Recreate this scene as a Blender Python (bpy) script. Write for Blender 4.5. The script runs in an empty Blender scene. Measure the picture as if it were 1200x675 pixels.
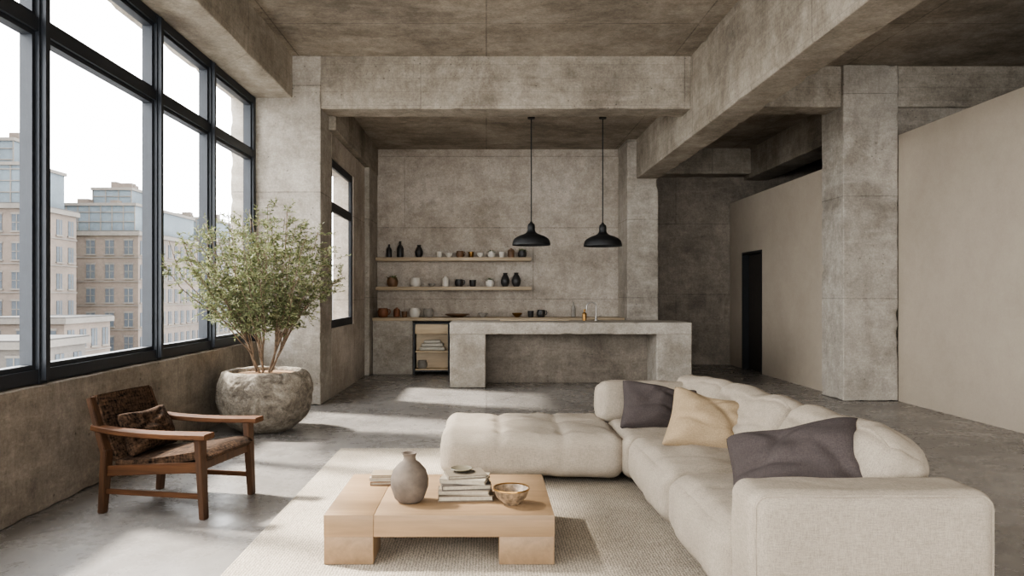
import bpy, bmesh, math, random
from mathutils import Vector, Matrix, noise, Euler
random.seed(7)
S=bpy.context.scene
COL=S.collection
try: S.view_settings.look='AgX - Medium High Contrast'
except Exception: pass
def lin(c):
    return tuple(((x/255)/12.92 if x/255<=0.04045 else (((x/255)+0.055)/1.055)**2.4) for x in c)+(1.0,)

# ------------------------------------------------------------ materials
def newmat(name):
    m=bpy.data.materials.new(name); m.use_nodes=True
    nt=m.node_tree; b=nt.nodes['Principled BSDF']
    return m,nt,b
def L(nt,a,b): nt.links.new(a,b)
def ramp(nt,fac,stops):
    r=nt.nodes.new('ShaderNodeValToRGB'); L(nt,fac,r.inputs[0])
    cr=r.color_ramp
    while len(cr.elements)<len(stops): cr.elements.new(0.5)
    for e,(p,c) in zip(cr.elements,stops): e.position=p; e.color=c
    return r.outputs[0]
def noise_tex(nt,vec,scale,detail=6,rough=.6,dist=0.0):
    n=nt.nodes.new('ShaderNodeTexNoise'); n.inputs['Scale'].default_value=scale
    n.inputs['Detail'].default_value=detail; n.inputs['Roughness'].default_value=rough
    n.inputs['Distortion'].default_value=dist
    L(nt,vec,n.inputs['Vector']); return n.outputs['Fac']
def mapping(nt,scale=(1,1,1),loc=(0,0,0)):
    tc=nt.nodes.new('ShaderNodeTexCoord'); mp=nt.nodes.new('ShaderNodeMapping')
    mp.inputs['Scale'].default_value=scale; mp.inputs['Location'].default_value=loc
    L(nt,tc.outputs['Object'],mp.inputs['Vector']); return mp.outputs[0]
def mixc(nt,fac,a,b,mode='MIX'):
    m=nt.nodes.new('ShaderNodeMix'); m.data_type='RGBA'; m.blend_type=mode
    for s,v in ((0,fac),(6,a),(7,b)):
        if hasattr(v,'is_output') : L(nt,v,m.inputs[s])
        else: m.inputs[s].default_value=v
    return m.outputs[2]
def math_(nt,op,a,b=0.0):
    m=nt.nodes.new('ShaderNodeMath'); m.operation=op
    for i,v in enumerate((a,b)):
        if hasattr(v,'is_output'): L(nt,v,m.inputs[i])
        else: m.inputs[i].default_value=v
    return m.outputs[0]
def bump(nt,b,h,strength=.3,dist=.01):
    n=nt.nodes.new('ShaderNodeBump'); n.inputs['Strength'].default_value=strength
    n.inputs['Distance'].default_value=dist; L(nt,h,n.inputs['Height']); L(nt,n.outputs[0],b.inputs['Normal'])
G=lambda x:(x,x,x,1)
def concrete(name,light,mid,dark,seam='wall',panel=(2.4,1.2),rough=(.75,.95),seamdark=.45,loc=(0,0,0),streak=1.0,pits=True,bs=.3,spec=.3,con=1.0,fine=1.0,boards=0.0):
    cool=lambda c:(c[0]-2,c[1],c[2]+3)
    light,mid,dark=cool(light),cool(mid),cool(dark)
    m,nt,b=newmat(name)
    v=mapping(nt,loc=loc)
    n1=noise_tex(nt,v,.8,12,.74,.2)
    w=.15/con
    base=ramp(nt,n1,[(.5-w,lin(dark)),(.5,lin(mid)),(.5+w,lin(light))])
    v2=mapping(nt,scale=(1.6,1.6,.35) if seam=='wall' else (1,1,1),loc=(3,5,1))
    n2=noise_tex(nt,v2,2.6,13,.8,.3)
    f2=ramp(nt,n2,[(.47,G(0)),(.6,G(1))])
    col=mixc(nt,math_(nt,'MULTIPLY',f2,.32*streak),base,lin(dark))
    v3=mapping(nt,scale=(.5,.5,2.8) if seam=='wall' else (.6,2.4,1),loc=(9,2,4))
    n3=noise_tex(nt,v3,1.9,12,.78,.2)
    f3=ramp(nt,n3,[(.49,G(0)),(.62,G(1))])
    col=mixc(nt,math_(nt,'MULTIPLY',f3,.32*streak),col,lin([min(255,x*1.04) for x in light]))
    n4=noise_tex(nt,mapping(nt,loc=(20+loc[0],3,11)),.6,13,.77,.5)
    f4=ramp(nt,n4,[(.545,G(0)),(.61,G(1))])
    col=mixc(nt,math_(nt,'MULTIPLY',f4,.36*streak),col,lin([dark[0]*.8,dark[1]*.77,dark[2]*.72]))
    nf=noise_tex(nt,v,44,8,.8)
    col=mixc(nt,.44*fine,col,ramp(nt,nf,[(.34,G(.25)),(.66,G(.75))]),'OVERLAY')
    nm=noise_tex(nt,v,9,12,.82,.2)
    col=mixc(nt,.38*fine,col,ramp(nt,nm,[(.36,G(.3)),(.64,G(.7))]),'OVERLAY')
    h=math_(nt,'ADD',math_(nt,'MULTIPLY',nf,.5),math_(nt,'MULTIPLY',nm,1.3))
    if pits:
        vo=nt.nodes.new('ShaderNodeTexVoronoi'); vo.inputs['Scale'].default_value=11
        L(nt,v,vo.inputs['Vector'])
        pf=ramp(nt,vo.outputs['Distance'],[(.05,G(1)),(.12,G(0))])
        pf=math_(nt,'MULTIPLY',pf,ramp(nt,noise_tex(nt,v,1.7,4),[(.46,G(0)),(.54,G(1))]))
        col=mixc(nt,math_(nt,'MULTIPLY',pf,.6),col,lin([x*.45 for x in dark]))
        h=math_(nt,'SUBTRACT',h,pf)
    if seam:
        tc=nt.nodes.new('ShaderNodeTexCoord'); sp=nt.nodes.new('ShaderNodeSeparateXYZ'); L(nt,tc.outputs['Object'],sp.inputs[0])
        cb=nt.nodes.new('ShaderNodeCombineXYZ')
        if seam=='wall':
            L(nt,math_(nt,'ADD',sp.outputs[0],sp.outputs[1]),cb.inputs[0]); L(nt,sp.outputs[2],cb.inputs[1])
        else:
            L(nt,sp.outputs[0],cb.inputs[0]); L(nt,sp.outputs[1],cb.inputs[1])
        def brick(pw,ph,ms,off):
            br=nt.nodes.new('ShaderNodeTexBrick'); br.offset=off
            br.inputs['Scale'].default_value=1; br.inputs['Brick Width'].default_value=pw; br.inputs['Row Height'].default_value=ph
            br.inputs['Mortar Size'].default_value=ms; br.inputs['Mortar Smooth'].default_value=.4
            L(nt,cb.outputs[0],br.inputs['Vector'])
            br.inputs['Color1'].default_value=(.44,.44,.44,1); br.inputs['Color2'].default_value=(.56,.56,.56,1); br.inputs['Mortar'].default_value=(.5,.5,.5,1)
            return br
        br=brick(panel[0],panel[1],.008,0.0 if seam!='wall' else .5)
        col=mixc(nt,.3,col,br.outputs['Color'],'OVERLAY')
        if boards:
            b2=brick(4.7,.16,.003,.37)
            col=mixc(nt,boards,col,b2.outputs['Color'],'OVERLAY')
            col=mixc(nt,math_(nt,'MULTIPLY',b2.outputs['Fac'],.25),col,lin([x*.6 for x in dark]))
            h=math_(nt,'SUBTRACT',h,math_(nt,'MULTIPLY',b2.outputs['Fac'],.4))
        sf=math_(nt,'MULTIPLY',br.outputs['Fac'],ramp(nt,n2,[(.4,G(.35)),(.6,G(1.0))]))
        col=mixc(nt,math_(nt,'MULTIPLY',sf,seamdark),col,lin([x*.35 for x in dark]))
        h=math_(nt,'SUBTRACT',h,math_(nt,'MULTIPLY',br.outputs['Fac'],.6))
    L(nt,col,b.inputs['Base Color'])
    L(nt,ramp(nt,n2,[(.4,G(rough[0])),(.6,G(rough[1]))]),b.inputs['Roughness'])
    b.inputs['Specular IOR Level'].default_value=spec
    bump(nt,b,h,bs,.015)
    return m
def plain(name,c,rough=.5,metal=0,var=.12,scale=12,bs=.1,spec=.5):
    m,nt,b=newmat(name); v=mapping(nt)
    n=noise_tex(nt,v,scale,5,.6)
    col=ramp(nt,n,[(.3,lin([x*(1-var) for x in c])),(.7,lin([min(255,x*(1+var)) for x in c]))])
    L(nt,col,b.inputs['Base Color']); b.inputs['Roughness'].default_value=rough; b.inputs['Metallic'].default_value=metal
    b.inputs['Specular IOR Level'].default_value=spec
    bump(nt,b,noise_tex(nt,v,scale*5,4),bs,.004)
    return m
def wood(name,c1,c2,axis=0,scale=1.0,rough=.5,spec=.5):
    m,nt,b=newmat(name); s=[14*scale]*3; s[axis]=.9*scale
    v=mapping(nt,scale=tuple(s)); n=noise_tex(nt,v,1.6,8,.65,.6)
    v2=mapping(nt,scale=tuple(x*4 for x in s)); n2=noise_tex(nt,v2,2,4,.6)
    col=ramp(nt,n,[(.3,lin(c1)),(.7,lin(c2))])
    col=mixc(nt,.2,col,ramp(nt,n2,[(.3,G(.3)),(.7,G(.7))]),'OVERLAY')
    L(nt,col,b.inputs['Base Color']); b.inputs['Roughness'].default_value=rough; b.inputs['Specular IOR Level'].default_value=spec
    bump(nt,b,n2,.12,.003); return m
def fabric(name,c,scale=150,var=.2,bs=.5,mott=.1,d=.004,lump=1.8):
    m,nt,b=newmat(name); v=mapping(nt)
    hs=[noise_tex(nt,mapping(nt,scale=sc),scale,2,.5) for sc in ((1,.12,1),(.12,1,1),(1,1,.12))]
    h=math_(nt,'MULTIPLY',math_(nt,'ADD',math_(nt,'ADD',hs[0],hs[1]),hs[2]),.333)
    big=noise_tex(nt,v,5,4,.6)
    col=ramp(nt,h,[(.38,lin([x*(1-var) for x in c])),(.62,lin([min(255,x*(1+var*.6)) for x in c]))])
    col=mixc(nt,mott,col,ramp(nt,big,[(.3,G(.2)),(.7,G(.8))]),'OVERLAY')
    L(nt,col,b.inputs['Base Color']); b.inputs['Roughness'].default_value=.95; b.inputs['Specular IOR Level'].default_value=.12
    h2=math_(nt,'ADD',math_(nt,'MULTIPLY',h,.6),math_(nt,'MULTIPLY',noise_tex(nt,v,6,3,.5,.8),lump))
    bump(nt,b,h2,bs,d); return m
def rugmat():
    m,nt,b=newmat('rug_wool'); v=mapping(nt); c=(164,153,138)
    w1=nt.nodes.new('ShaderNodeTexWave'); w1.bands_direction='X'; w2=nt.nodes.new('ShaderNodeTexWave'); w2.bands_direction='Y'
    for w,sc in ((w1,22),(w2,26)):
        w.inputs['Scale'].default_value=sc; w.inputs['Distortion'].default_value=5; w.inputs['Detail'].default_value=3; w.inputs['Detail Scale'].default_value=3; L(nt,v,w.inputs['Vector'])
    h=math_(nt,'MULTIPLY',math_(nt,'ADD',w1.outputs['Fac'],w2.outputs['Fac']),.5)
    n=noise_tex(nt,v,90,4,.7)
    hh=math_(nt,'ADD',math_(nt,'MULTIPLY',h,.4),math_(nt,'MULTIPLY',n,.6))
    col=ramp(nt,hh,[(.36,lin([x*.72 for x in c])),(.64,lin([min(255,x*1.12) for x in c]))])
    col=mixc(nt,.25,col,ramp(nt,noise_tex(nt,v,2.5,5,.7),[(.35,G(.25)),(.65,G(.75))]),'OVERLAY')
    L(nt,col,b.inputs['Base Color']); b.inputs['Roughness'].default_value=.97; b.inputs['Specular IOR Level'].default_value=.1
    bump(nt,b,hh,.9,.006); return m

M={}
M['wall']=concrete('wall_concrete',(178,167,152),(154,143,128),(124,113,99),panel=(2.4,1.2))
M['wallk']=concrete('kitchen_wall_concrete',(194,183,169),(174,162,147),(146,134,119),panel=(4.4,1.22),loc=(2,0,5),streak=.8)
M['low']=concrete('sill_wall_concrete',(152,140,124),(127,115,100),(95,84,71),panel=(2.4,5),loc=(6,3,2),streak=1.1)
M['ceil']=concrete('ceiling_concrete',(176,164,148),(150,138,122),(114,103,89),seam='flat',panel=(2.2,1.5),loc=(1,7,2),streak=.9,seamdark=.6)
M['beam']=concrete('beam_concrete',(178,166,150),(152,141,125),(116,105,91),panel=(3.1,5),loc=(4,4,8),streak=1.0,boards=.22)
M['col']=concrete('column_concrete',(184,174,160),(160,150,136),(129,119,106),panel=(60,1.25),loc=(8,1,3))
M['isl']=concrete('island_concrete',(184,174,160),(161,151,137),(132,122,108),seam=None,loc=(3,3,3),bs=.25)
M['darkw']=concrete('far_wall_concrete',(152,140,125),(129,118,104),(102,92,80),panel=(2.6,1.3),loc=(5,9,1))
M['plaster']=concrete('plaster_partition',(175,161,143),(168,154,136),(158,144,127),seam=None,pits=False,bs=.05,streak=.2,con=.6,fine=.18)
M['floor']=concrete('polished_concrete_floor',(148,141,132),(128,121,113),(106,100,93),seam='flat',panel=(3.6,3.2),rough=(.2,.36),loc=(2,8,0),pits=False,bs=.004,spec=.5,seamdark=.5,streak=.55,fine=.3,con=.8)
M['black']=plain('black_metal',(30,31,33),.45,.3,.1)
M['frame']=plain('window_frame_metal',(36,39,44),.5,.2,.08)
M['lampb']=plain('lamp_black',(20,20,21),.6,.0,.1)
M['oak']=wood('light_oak',(126,102,76),(147,121,92),axis=0,scale=.6)
M['oaky']=wood('light_oak_side',(120,97,72),(140,115,88),axis=1,scale=.6)
M['shelfw']=wood('shelf_oak',(156,138,114),(184,166,140),axis=0)
M['pale']=wood('pale_cart_wood',(196,174,142),(222,202,172),axis=0)
M['walnut']=wood('chair_wood',(44,29,19),(76,52,34),axis=2,scale=1.4,rough=.6,spec=.3)
M['walnutx']=wood('chair_wood_rail',(54,35,22),(92,61,38),axis=0,scale=1.4,rough=.65,spec=.2)
M['sofa']=fabric('sofa_linen',(152,141,127),300,.13,.28)
M['rug']=rugmat()
M['pild']=fabric('dark_taupe_linen',(72,65,63),300,.15,.28)
M['pilt']=fabric('sand_linen',(150,131,106),300,.11,.28)
M['chairf']=fabric('brown_woven_seat',(56,43,33),80,.8,.9,mott=.4,d=.006)
M['leather']=plain('dark_leather',(30,23,20),.45,0,.2)
M['soil']=plain('dry_soil',(140,112,84),.95,0,.35,60,.9)
M['bark']=plain('pale_bark',(104,88,72),.9,0,.25,30,.5)
M['clay']=plain('taupe_clay',(92,81,71),.8,0,.16,14,.3)
M['white']=plain('white_ceramic',(208,202,192),.4,0,.05)
M['grey']=plain('grey_ceramic',(138,132,124),.6,0,.12)
M['brown']=plain('brown_ceramic',(104,78,56),.55,0,.2)
M['terra']=plain('terracotta',(122,78,52),.6,0,.15)
M['dark']=plain('dark_ceramic',(44,42,41),.45,0,.15)
M['gold']=plain('brass',(138,106,64),.35,.9,.1)
M['steel']=plain('brushed_steel',(150,146,140),.35,.9,.1)
M['paper']=plain('book_pages',(160,149,131),.9,0,.08,80)
M['green']=plain('herb_green',(76,88,50),.8,0,.3)
M['door']=plain('dark_door',(52,47,43),.6,0,.1)
M['cloth']=fabric('white_linen_cloth',(210,204,192),150,.12,.5)
def glassmat():
    m=bpy.data.materials.new('window_glass'); m.use_nodes=True; nt=m.node_tree; nt.nodes.clear()
    o=nt.nodes.new('ShaderNodeOutputMaterial'); t=nt.nodes.new('ShaderNodeBsdfTransparent'); g=nt.nodes.new('ShaderNodeBsdfGlossy')
    t.inputs[0].default_value=(.98,.985,.985,1); g.inputs['Roughness'].default_value=.02
    mx=nt.nodes.new('ShaderNodeMixShader'); mx.inputs[0].default_value=.04
    L(nt,t.outputs[0],mx.inputs[1]); L(nt,g.outputs[0],mx.inputs[2]); L(nt,mx.outputs[0],o.inputs[0]); return m
M['glass']=glassmat()
def leafmat():
    m,nt,b=newmat('olive_leaf'); g=nt.nodes.new('ShaderNodeNewGeometry')
    col=ramp(nt,g.outputs['Random Per Island'],[(0,lin((70,78,48))),(.5,lin((104,110,74))),(1,lin((146,148,110)))])
    L(nt,col,b.inputs['Base Color']); b.inputs['Roughness'].default_value=.6
    tr=nt.nodes.new('ShaderNodeBsdfTranslucent'); L(nt,col,tr.inputs[0])
    mx=nt.nodes.new('ShaderNodeMixShader'); mx.inputs[0].default_value=.35
    o=nt.nodes['Material Output']; L(nt,b.outputs[0],mx.inputs[1]); L(nt,tr.outputs[0],mx.inputs[2]); L(nt,mx.outputs[0],o.inputs[0]); return m
M['leaf']=leafmat()
def stonemat():
    m,nt,b=newmat('rough_stone'); v=mapping(nt)
    n=noise_tex(nt,v,6,12,.8,.8); n2=noise_tex(nt,v,26,8,.8); n3=noise_tex(nt,mapping(nt,loc=(4,4,4)),2.2,6,.6)
    col=ramp(nt,n,[(.4,lin((112,102,90))),(.5,lin((150,139,124))),(.62,lin((184,173,157)))])
    col=mixc(nt,.5,col,ramp(nt,n2,[(.38,G(.25)),(.62,G(.8))]),'OVERLAY')
    col=mixc(nt,.3,col,ramp(nt,n3,[(.4,G(.35)),(.6,G(.7))]),'OVERLAY')
    L(nt,col,b.inputs['Base Color']); b.inputs['Roughness'].default_value=.92
    bump(nt,b,math_(nt,'ADD',math_(nt,'MULTIPLY',n,1.6),math_(nt,'MULTIPLY',n2,1.1)),.9,.045); return m
M['stone']=stonemat()

# ------------------------------------------------------------ geometry helpers
def mk(name,bm,mats,parent=None,loc=(0,0,0),rot=(0,0,0),smooth=False,center=True,angle=40,sub=0):
    bmesh.ops.recalc_face_normals(bm,faces=bm.faces[:])
    me=bpy.data.meshes.new(name); bm.to_mesh(me); bm.free()
    off=Vector((0,0,0))
    if center and len(me.vertices):
        xs=[v.co for v in me.vertices]
        lo=Vector([min(c[i] for c in xs) for i in range(3)]); hi=Vector([max(c[i] for c in xs) for i in range(3)])
        off=(lo+hi)/2; off.z=lo.z
        me.transform(Matrix.Translation(-off))
    if not isinstance(mats,(list,tuple)): mats=[mats]
    for m in mats: me.materials.append(m)
    if smooth:
        for p in me.polygons: p.use_smooth=True
        if angle<180: me.set_sharp_from_angle(angle=math.radians(angle))
    o=bpy.data.objects.new(name,me); COL.objects.link(o)
    R=Euler(rot).to_matrix()
    o.location=Vector(loc)+R@off; o.rotation_euler=rot
    if parent: o.parent=parent
    return o
def tag(o,label,cat,group=None):
    o['label']=label; o['category']=cat
    if group: o['group']=group
    return o
def empty(name,loc,label,cat,rotz=0,group=None):
    e=bpy.data.objects.new(name,None); COL.objects.link(e); e.location=loc; e.rotation_euler=(0,0,rotz); e.empty_display_size=.1
    return tag(e,label,cat,group)
def boxg(bm,x0,x1,y0,y1,z0,z1,bev=0,seg=2,mi=0):
    r=bmesh.ops.create_cube(bm,size=1)
    vs=r['verts']
    for v in vs:
        v.co=Vector(((x0+x1)/2+v.co.x*(x1-x0),(y0+y1)/2+v.co.y*(y1-y0),(z0+z1)/2+v.co.z*(z1-z0)))
    fs={f for v in vs for f in v.link_faces}
    for f in fs: f.material_index=mi
    if bev:
        es={e for v in vs for e in v.link_edges}
        bmesh.ops.bevel(bm,geom=list(es),offset=bev,segments=seg,affect='EDGES',profile=.5)
def box(name,x0,x1,y0,y1,z0,z1,mat,parent=None,bev=0,off=None,center=True,**k):
    bm=bmesh.new(); boxg(bm,x0,x1,y0,y1,z0,z1,bev)
    loc=(0,0,0)
    if parent and off!=False: loc=-Vector(parent.location) if off is None else off
    return mk(name,bm,mat,parent,loc=loc,center=center,smooth=bev>0,**k)
def stick(bm,p0,p1,w,h,w1=None,h1=None,up=(0,0,1),bev=.004):
    p0=Vector(p0);p1=Vector(p1); d=(p1-p0); l=d.length; z=d.normalized()
    u=Vector(up)
    if abs(z.dot(u))>.97: u=Vector((1,0,0))
    x=u.cross(z).normalized(); y=z.cross(x)
    r=bmesh.ops.create_cube(bm,size=1); w1=w1 or w; h1=h1 or h
    for v in r['verts']:
        t=v.co.z+.5; ww=w+(w1-w)*t; hh=h+(h1-h)*t
        v.co=p0+x*(v.co.x*ww)+y*(v.co.y*hh)+z*(t*l)
    if bev:
        es={e for v in r['verts'] for e in v.link_edges}
        bmesh.ops.bevel(bm,geom=list(es),offset=bev,segments=2,affect='EDGES')
def tube(bm,pts,rad,seg=8,caps=True):
    pts=[Vector(p) for p in pts]; n=len(pts)
    if not isinstance(rad,(list,tuple)): rad=[rad]*n
    t=(pts[1]-pts[0]).normalized(); a=Vector((0,0,1)) if abs(t.z)<.9 else Vector((1,0,0))
    x=a.cross(t).normalized(); rings=[]
    for i,p in enumerate(pts):
        t=((pts[min(i+1,n-1)]-pts[max(i-1,0)])).normalized()
        x=(x-t*x.dot(t)).normalized(); y=t.cross(x)
        rings.append([bm.verts.new(p+(x*math.cos(2*math.pi*k/seg)+y*math.sin(2*math.pi*k/seg))*rad[i]) for k in range(seg)])
    for i in range(n-1):
        for k in range(seg):
            bm.faces.new((rings[i][k],rings[i][(k+1)%seg],rings[i+1][(k+1)%seg],rings[i+1][k]))
    if caps:
        bm.faces.new(rings[0][::-1]); bm.faces.new(rings[-1])
def lathe(bm,prof,seg=40,c=(0,0,0),fn=None,mi=0):
    rings=[]
    for r,z in prof:
        if r<1e-5: rings.append([bm.verts.new((c[0],c[1],c[2]+z))]); continue
        ring=[]
        for k in range(seg):
            a=2*math.pi*k/seg; p=Vector((r*math.cos(a),r*math.sin(a),z))
            if fn: p=fn(p)
            ring.append(bm.verts.new(p+Vector(c)))
        rings.append(ring)
    for a,b in zip(rings,rings[1:]):
        for k in range(seg):
            k2=(k+1)%seg
            if len(a)==1 and len(b)==1: continue
            if len(a)==1: f=bm.faces.new((a[0],b[k2],b[k]))
            elif len(b)==1: f=bm.faces.new((a[k],a[k2],b[0]))
            else: f=bm.faces.new((a[k],a[k2],b[k2],b[k]))
            f.material_index=mi
def lobj(name,prof,mat,loc,parent=None,seg=40,label=None,cat=None,group=None,angle=50,fn=None):
    bm=bmesh.new(); lathe(bm,prof,seg,fn=fn)
    o=mk(name,bm,mat,parent,loc=loc,smooth=True,angle=angle,center=False)
    if label: tag(o,label,cat,group)
    return o
def soft(name,x0,x1,y0,y1,z0,z1,mat,parent,R=.09,n=26,puff=.0,seams=(),wr=.006,rot=(0,0,0),seed=0,sidepuff=0.0,slump=0.0,crease=0.0,dimples=()):
    """rounded, slightly wrinkled upholstered block given in world coordinates"""
    c=Vector(((x0+x1)/2,(y0+y1)/2,(z0+z1)/2)); s=Vector((x1-x0,y1-y0,z1-z0))/2
    bm=bmesh.new(); bmesh.ops.create_cube(bm,size=2)
    bmesh.ops.subdivide_edges(bm,edges=bm.edges[:],cuts=n,use_grid_fill=True)
    R=min(R,min(s)*.98)
    for v in bm.verts:
        p=v.co.copy()
        p=Vector([math.sin(a*math.pi/2)*.5+a*.5 for a in p])
        q=Vector((p.x*s.x,p.y*s.y,p.z*s.z))
        inner=Vector([max(-(s[i]-R),min(s[i]-R,q[i])) for i in range(3)])
        d=q-inner
        if d.length>1e-9:
            m_=max(abs(d.x),abs(d.y),abs(d.z)); q=inner+d.normalized()*min(m_,R)
        u=p
        if puff and q.z>0: q.z+=puff*(1-u.x**2)*(1-u.y**2)*(q.z/s.z)
        if sidepuff:
            q.x+=sidepuff*(1-u.y**2)*(1-u.z**2)*p.x; q.y+=sidepuff*(1-u.x**2)*(1-u.z**2)*p.y
        if slump:
            t=(p.z+1)/2
            q.z+=slump*t*(.6*noise.noise(Vector((seed*2.2,u.y*1.6,0)))-.3*abs(u.y)**5)
            b_=(1-t)**1.3
            q.x+=p.x*slump*.6*b_*(1-.4*u.y*u.y)
            q.x-=p.x*.02*abs(u.y)**5
            if p.x<0:
                f=-p.x*(1-abs(u.y)**6)
                for a0,sl,dp,sg in ((.6,.2,.016,.06),(.34,-.22,.013,.05),(.8,-.12,.008,.05)):
                    q.x+=f*dp*math.exp(-((t-a0-sl*u.y-.07*noise.noise(Vector((u.y*3,seed,0))))/sg)**2)
        if crease:
            k=noise.noise(Vector(((q.x+c.x)*2.1+(q.y+c.y)*3.3,(q.y+c.y)*1.2,seed)))
            q.z-=crease*math.exp(-(k/.1)**2)*max(0,p.z)
        for ax,pos,dep,sg in seams:
            a=(q[ax]/s[ax])-pos; k=dep*math.exp(-(a*s[ax]/sg)**2)
            if q.z>0: q.z-=k*(q.z/s.z)
            o_=1-ax
            q[o_]-=k*.3*(p[o_])*abs(p[o_])**6
        for dx,dy,dep,sg in dimples:
            if q.z>0:
                rr=((q.x/s.x-dx)*s.x)**2+((q.y/s.y-dy)*s.y)**2
                q.z-=dep*math.exp(-rr/(sg*sg))
        w=noise.noise((q+c)*4+Vector((seed*3.1,0,0)))*wr*2.0+noise.noise((q+c)*10+Vector((seed,9,0)))*wr*.7
        nn=d.normalized() if d.length>1e-9 else Vector((0,0,1))
        q+=nn*w
        v.co=q
    off=c-Vector(parent.location)
    return mk(name,bm,mat,parent,loc=off,rot=rot,smooth=True,angle=180,center=False)
def pillow(name,w,h,t,mat,loc,rot,label,seed=0,n=38,cat='cushion',parent=None,slouch=.1):
    bm=bmesh.new(); g={}
    for side in (1,-1):
        for i in range(n+1):
            for j in range(n+1):
                u=-1+2*i/n; v=-1+2*j/n
                edge=i in(0,n) or j in(0,n)
                if side==-1 and edge: g[(side,i,j)]=g[(1,i,j)]; continue
                cr=1-.05*(abs(u)*abs(v))**3
                x=w/2*u*(1-.1*(1-v*v)**1.2)*cr; z=h/2*v*(1-.1*(1-u*u)**1.2)*cr
                m_=(1-abs(u)**4)*(1-abs(v)**4)
                th=t/2*max(0,(1-u**2)*(1-v**2))**.4*(1+.18*noise.noise(Vector((u*1.5+seed,v*1.5,side))))
                th+=.02*noise.noise(Vector((u*2.4+seed,v*2.4,side*3)))*m_
                for q_,(aa,bb,cc,dd,ss) in enumerate(((.8,.6,.25,.02,.13),(-.7,.7,.35,.016,.11),(.2,1,-.45,.014,.12))):
                    k1=aa*u+bb*v-cc+.3*noise.noise(Vector((u*1.2,v*1.2,seed+q_)))
                    th-=dd*math.exp(-(k1/ss)**2)*m_
                th*=1+.22*(-v)
                y=side*th
                sag=-slouch*h*math.exp(-((u-.15*math.sin(seed))/.5)**2)*max(0,v)**2
                g[(side,i,j)]=bm.verts.new((x,y+.03*(u*u-.3)*t*2+.025*noise.noise(Vector((u,v,seed+9))),z+sag))
    for side in (1,-1):
        for i in range(n):
            for j in range(n):
                f=[g[(side,i,j)],g[(side,i+1,j)],g[(side,i+1,j+1)],g[(side,i,j+1)]]
                if side==1: f=f[::-1]
                bm.faces.new(f)
    o=mk(name,bm,mat,parent,loc=loc,rot=rot,smooth=True,angle=180,center=False)
    if parent is None: tag(o,label,cat)
    return o
def struct(o,label=None):
    o['kind']='structure'
    if label: o['label']=label
    return o
def sbox(name,x0,x1,y0,y1,z0,z1,mat,label=None,bev=0):
    return struct(box(name,x0,x1,y0,y1,z0,z1,mat,center=False,bev=bev),label)
def multi(name,boxes,mat,label=None,bev=0):
    bm=bmesh.new()
    for b in boxes: boxg(bm,*b,bev)
    return struct(mk(name,bm,mat,center=False,smooth=bev>0),label)
def rough_block(name,x0,x1,y0,y1,z0,z1,mat,label,step=.07,chip=.007,parent=None):
    """cast concrete member with slightly chipped arrises"""
    bm=bmesh.new(); boxg(bm,x0,x1,y0,y1,z0,z1)
    for ax,(a,b) in enumerate(((x0,x1),(y0,y1),(z0,z1))):
        st=step if (b-a)<5 else step*1.5
        n=max(1,int((b-a)/st))
        if (b-a)==min(x1-x0,y1-y0,z1-z0): n=min(n,3)
        for k in range(1,n):
            co=[0,0,0]; no=[0,0,0]; co[ax]=a+(b-a)*k/n; no[ax]=1
            bmesh.ops.bisect_plane(bm,geom=bm.verts[:]+bm.edges[:]+bm.faces[:],plane_co=co,plane_no=no)
    es=[e for e in bm.edges if len(e.link_faces)==2 and e.link_faces[0].normal.dot(e.link_faces[1].normal)<.3]
    bmesh.ops.bevel(bm,geom=es,offset=.008,segments=1,affect='EDGES')
    for v in bm.verts:
        near=[(abs(v.co[i]-lo)<.01 or abs(v.co[i]-hi)<.01) for i,(lo,hi) in enumerate(((x0,x1),(y0,y1),(z0,z1)))]
        if sum(near)>=2:
            k=max(0,noise.noise(v.co*9)-.15)*chip*5+abs(noise.noise(v.co*23))*chip
            mid=((x0+x1)/2,(y0+y1)/2,(z0+z1)/2)
            for i in range(3):
                if near[i]: v.co[i]+=math.copysign(k,mid[i]-v.co[i])
    if parent:
        return mk(name,bm,mat,parent,loc=-Vector(parent.location),smooth=True,angle=25)
    return struct(mk(name,bm,mat,center=False,smooth=True,angle=25),label)

# ------------------------------------------------------------ room shell
XL=-2.66; XF=-2.76; SZ=.76
sbox('floor',-3.1,8,-3.3,13.8,-.2,0,M['floor'],'polished grey concrete floor')
multi('ceiling',[(-3.1,8,-3.3,13.8,4.1,4.3),(-1.94,2.4,8.9,12.6,3.78,4.1),(2.76,8,9.25,13.6,3.92,4.1)],M['ceil'],'rough cast concrete ceiling slab')
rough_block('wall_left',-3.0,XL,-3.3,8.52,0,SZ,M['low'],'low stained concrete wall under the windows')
multi('wall_kitchen_left',[(-2.24,-1.94,9.1,12.6,0,.87),(-2.24,-1.94,9.1,12.6,3.02,4.1),(-2.24,-1.94,10.6,12.6,.87,3.02)],M['wallk'],'concrete wall around the kitchen window')
sbox('wall_back',-2.24,2.6,12.4,13.7,0,4.1,M['wallk'],'mottled concrete kitchen wall with panel joints')
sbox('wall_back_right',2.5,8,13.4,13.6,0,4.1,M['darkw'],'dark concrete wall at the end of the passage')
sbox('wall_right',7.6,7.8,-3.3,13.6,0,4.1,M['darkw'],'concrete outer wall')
sbox('wall_partition',5.02,5.17,-3.1,8.84,0,3.24,M['plaster'],'smooth taupe plaster partition not reaching the ceiling')
sbox('wall_end',5.02,7.6,8.95,9.12,0,4.1,M['wall'],'concrete wall rising above the plaster partition')
multi('wall_passage',[(4.5,4.65,9.4,11.84,0,2.98),(4.5,4.65,11.84,12.75,2.03,2.98),(4.5,4.65,12.75,13.4,0,2.98)],M['plaster'],'low plaster wall with a doorway')
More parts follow.
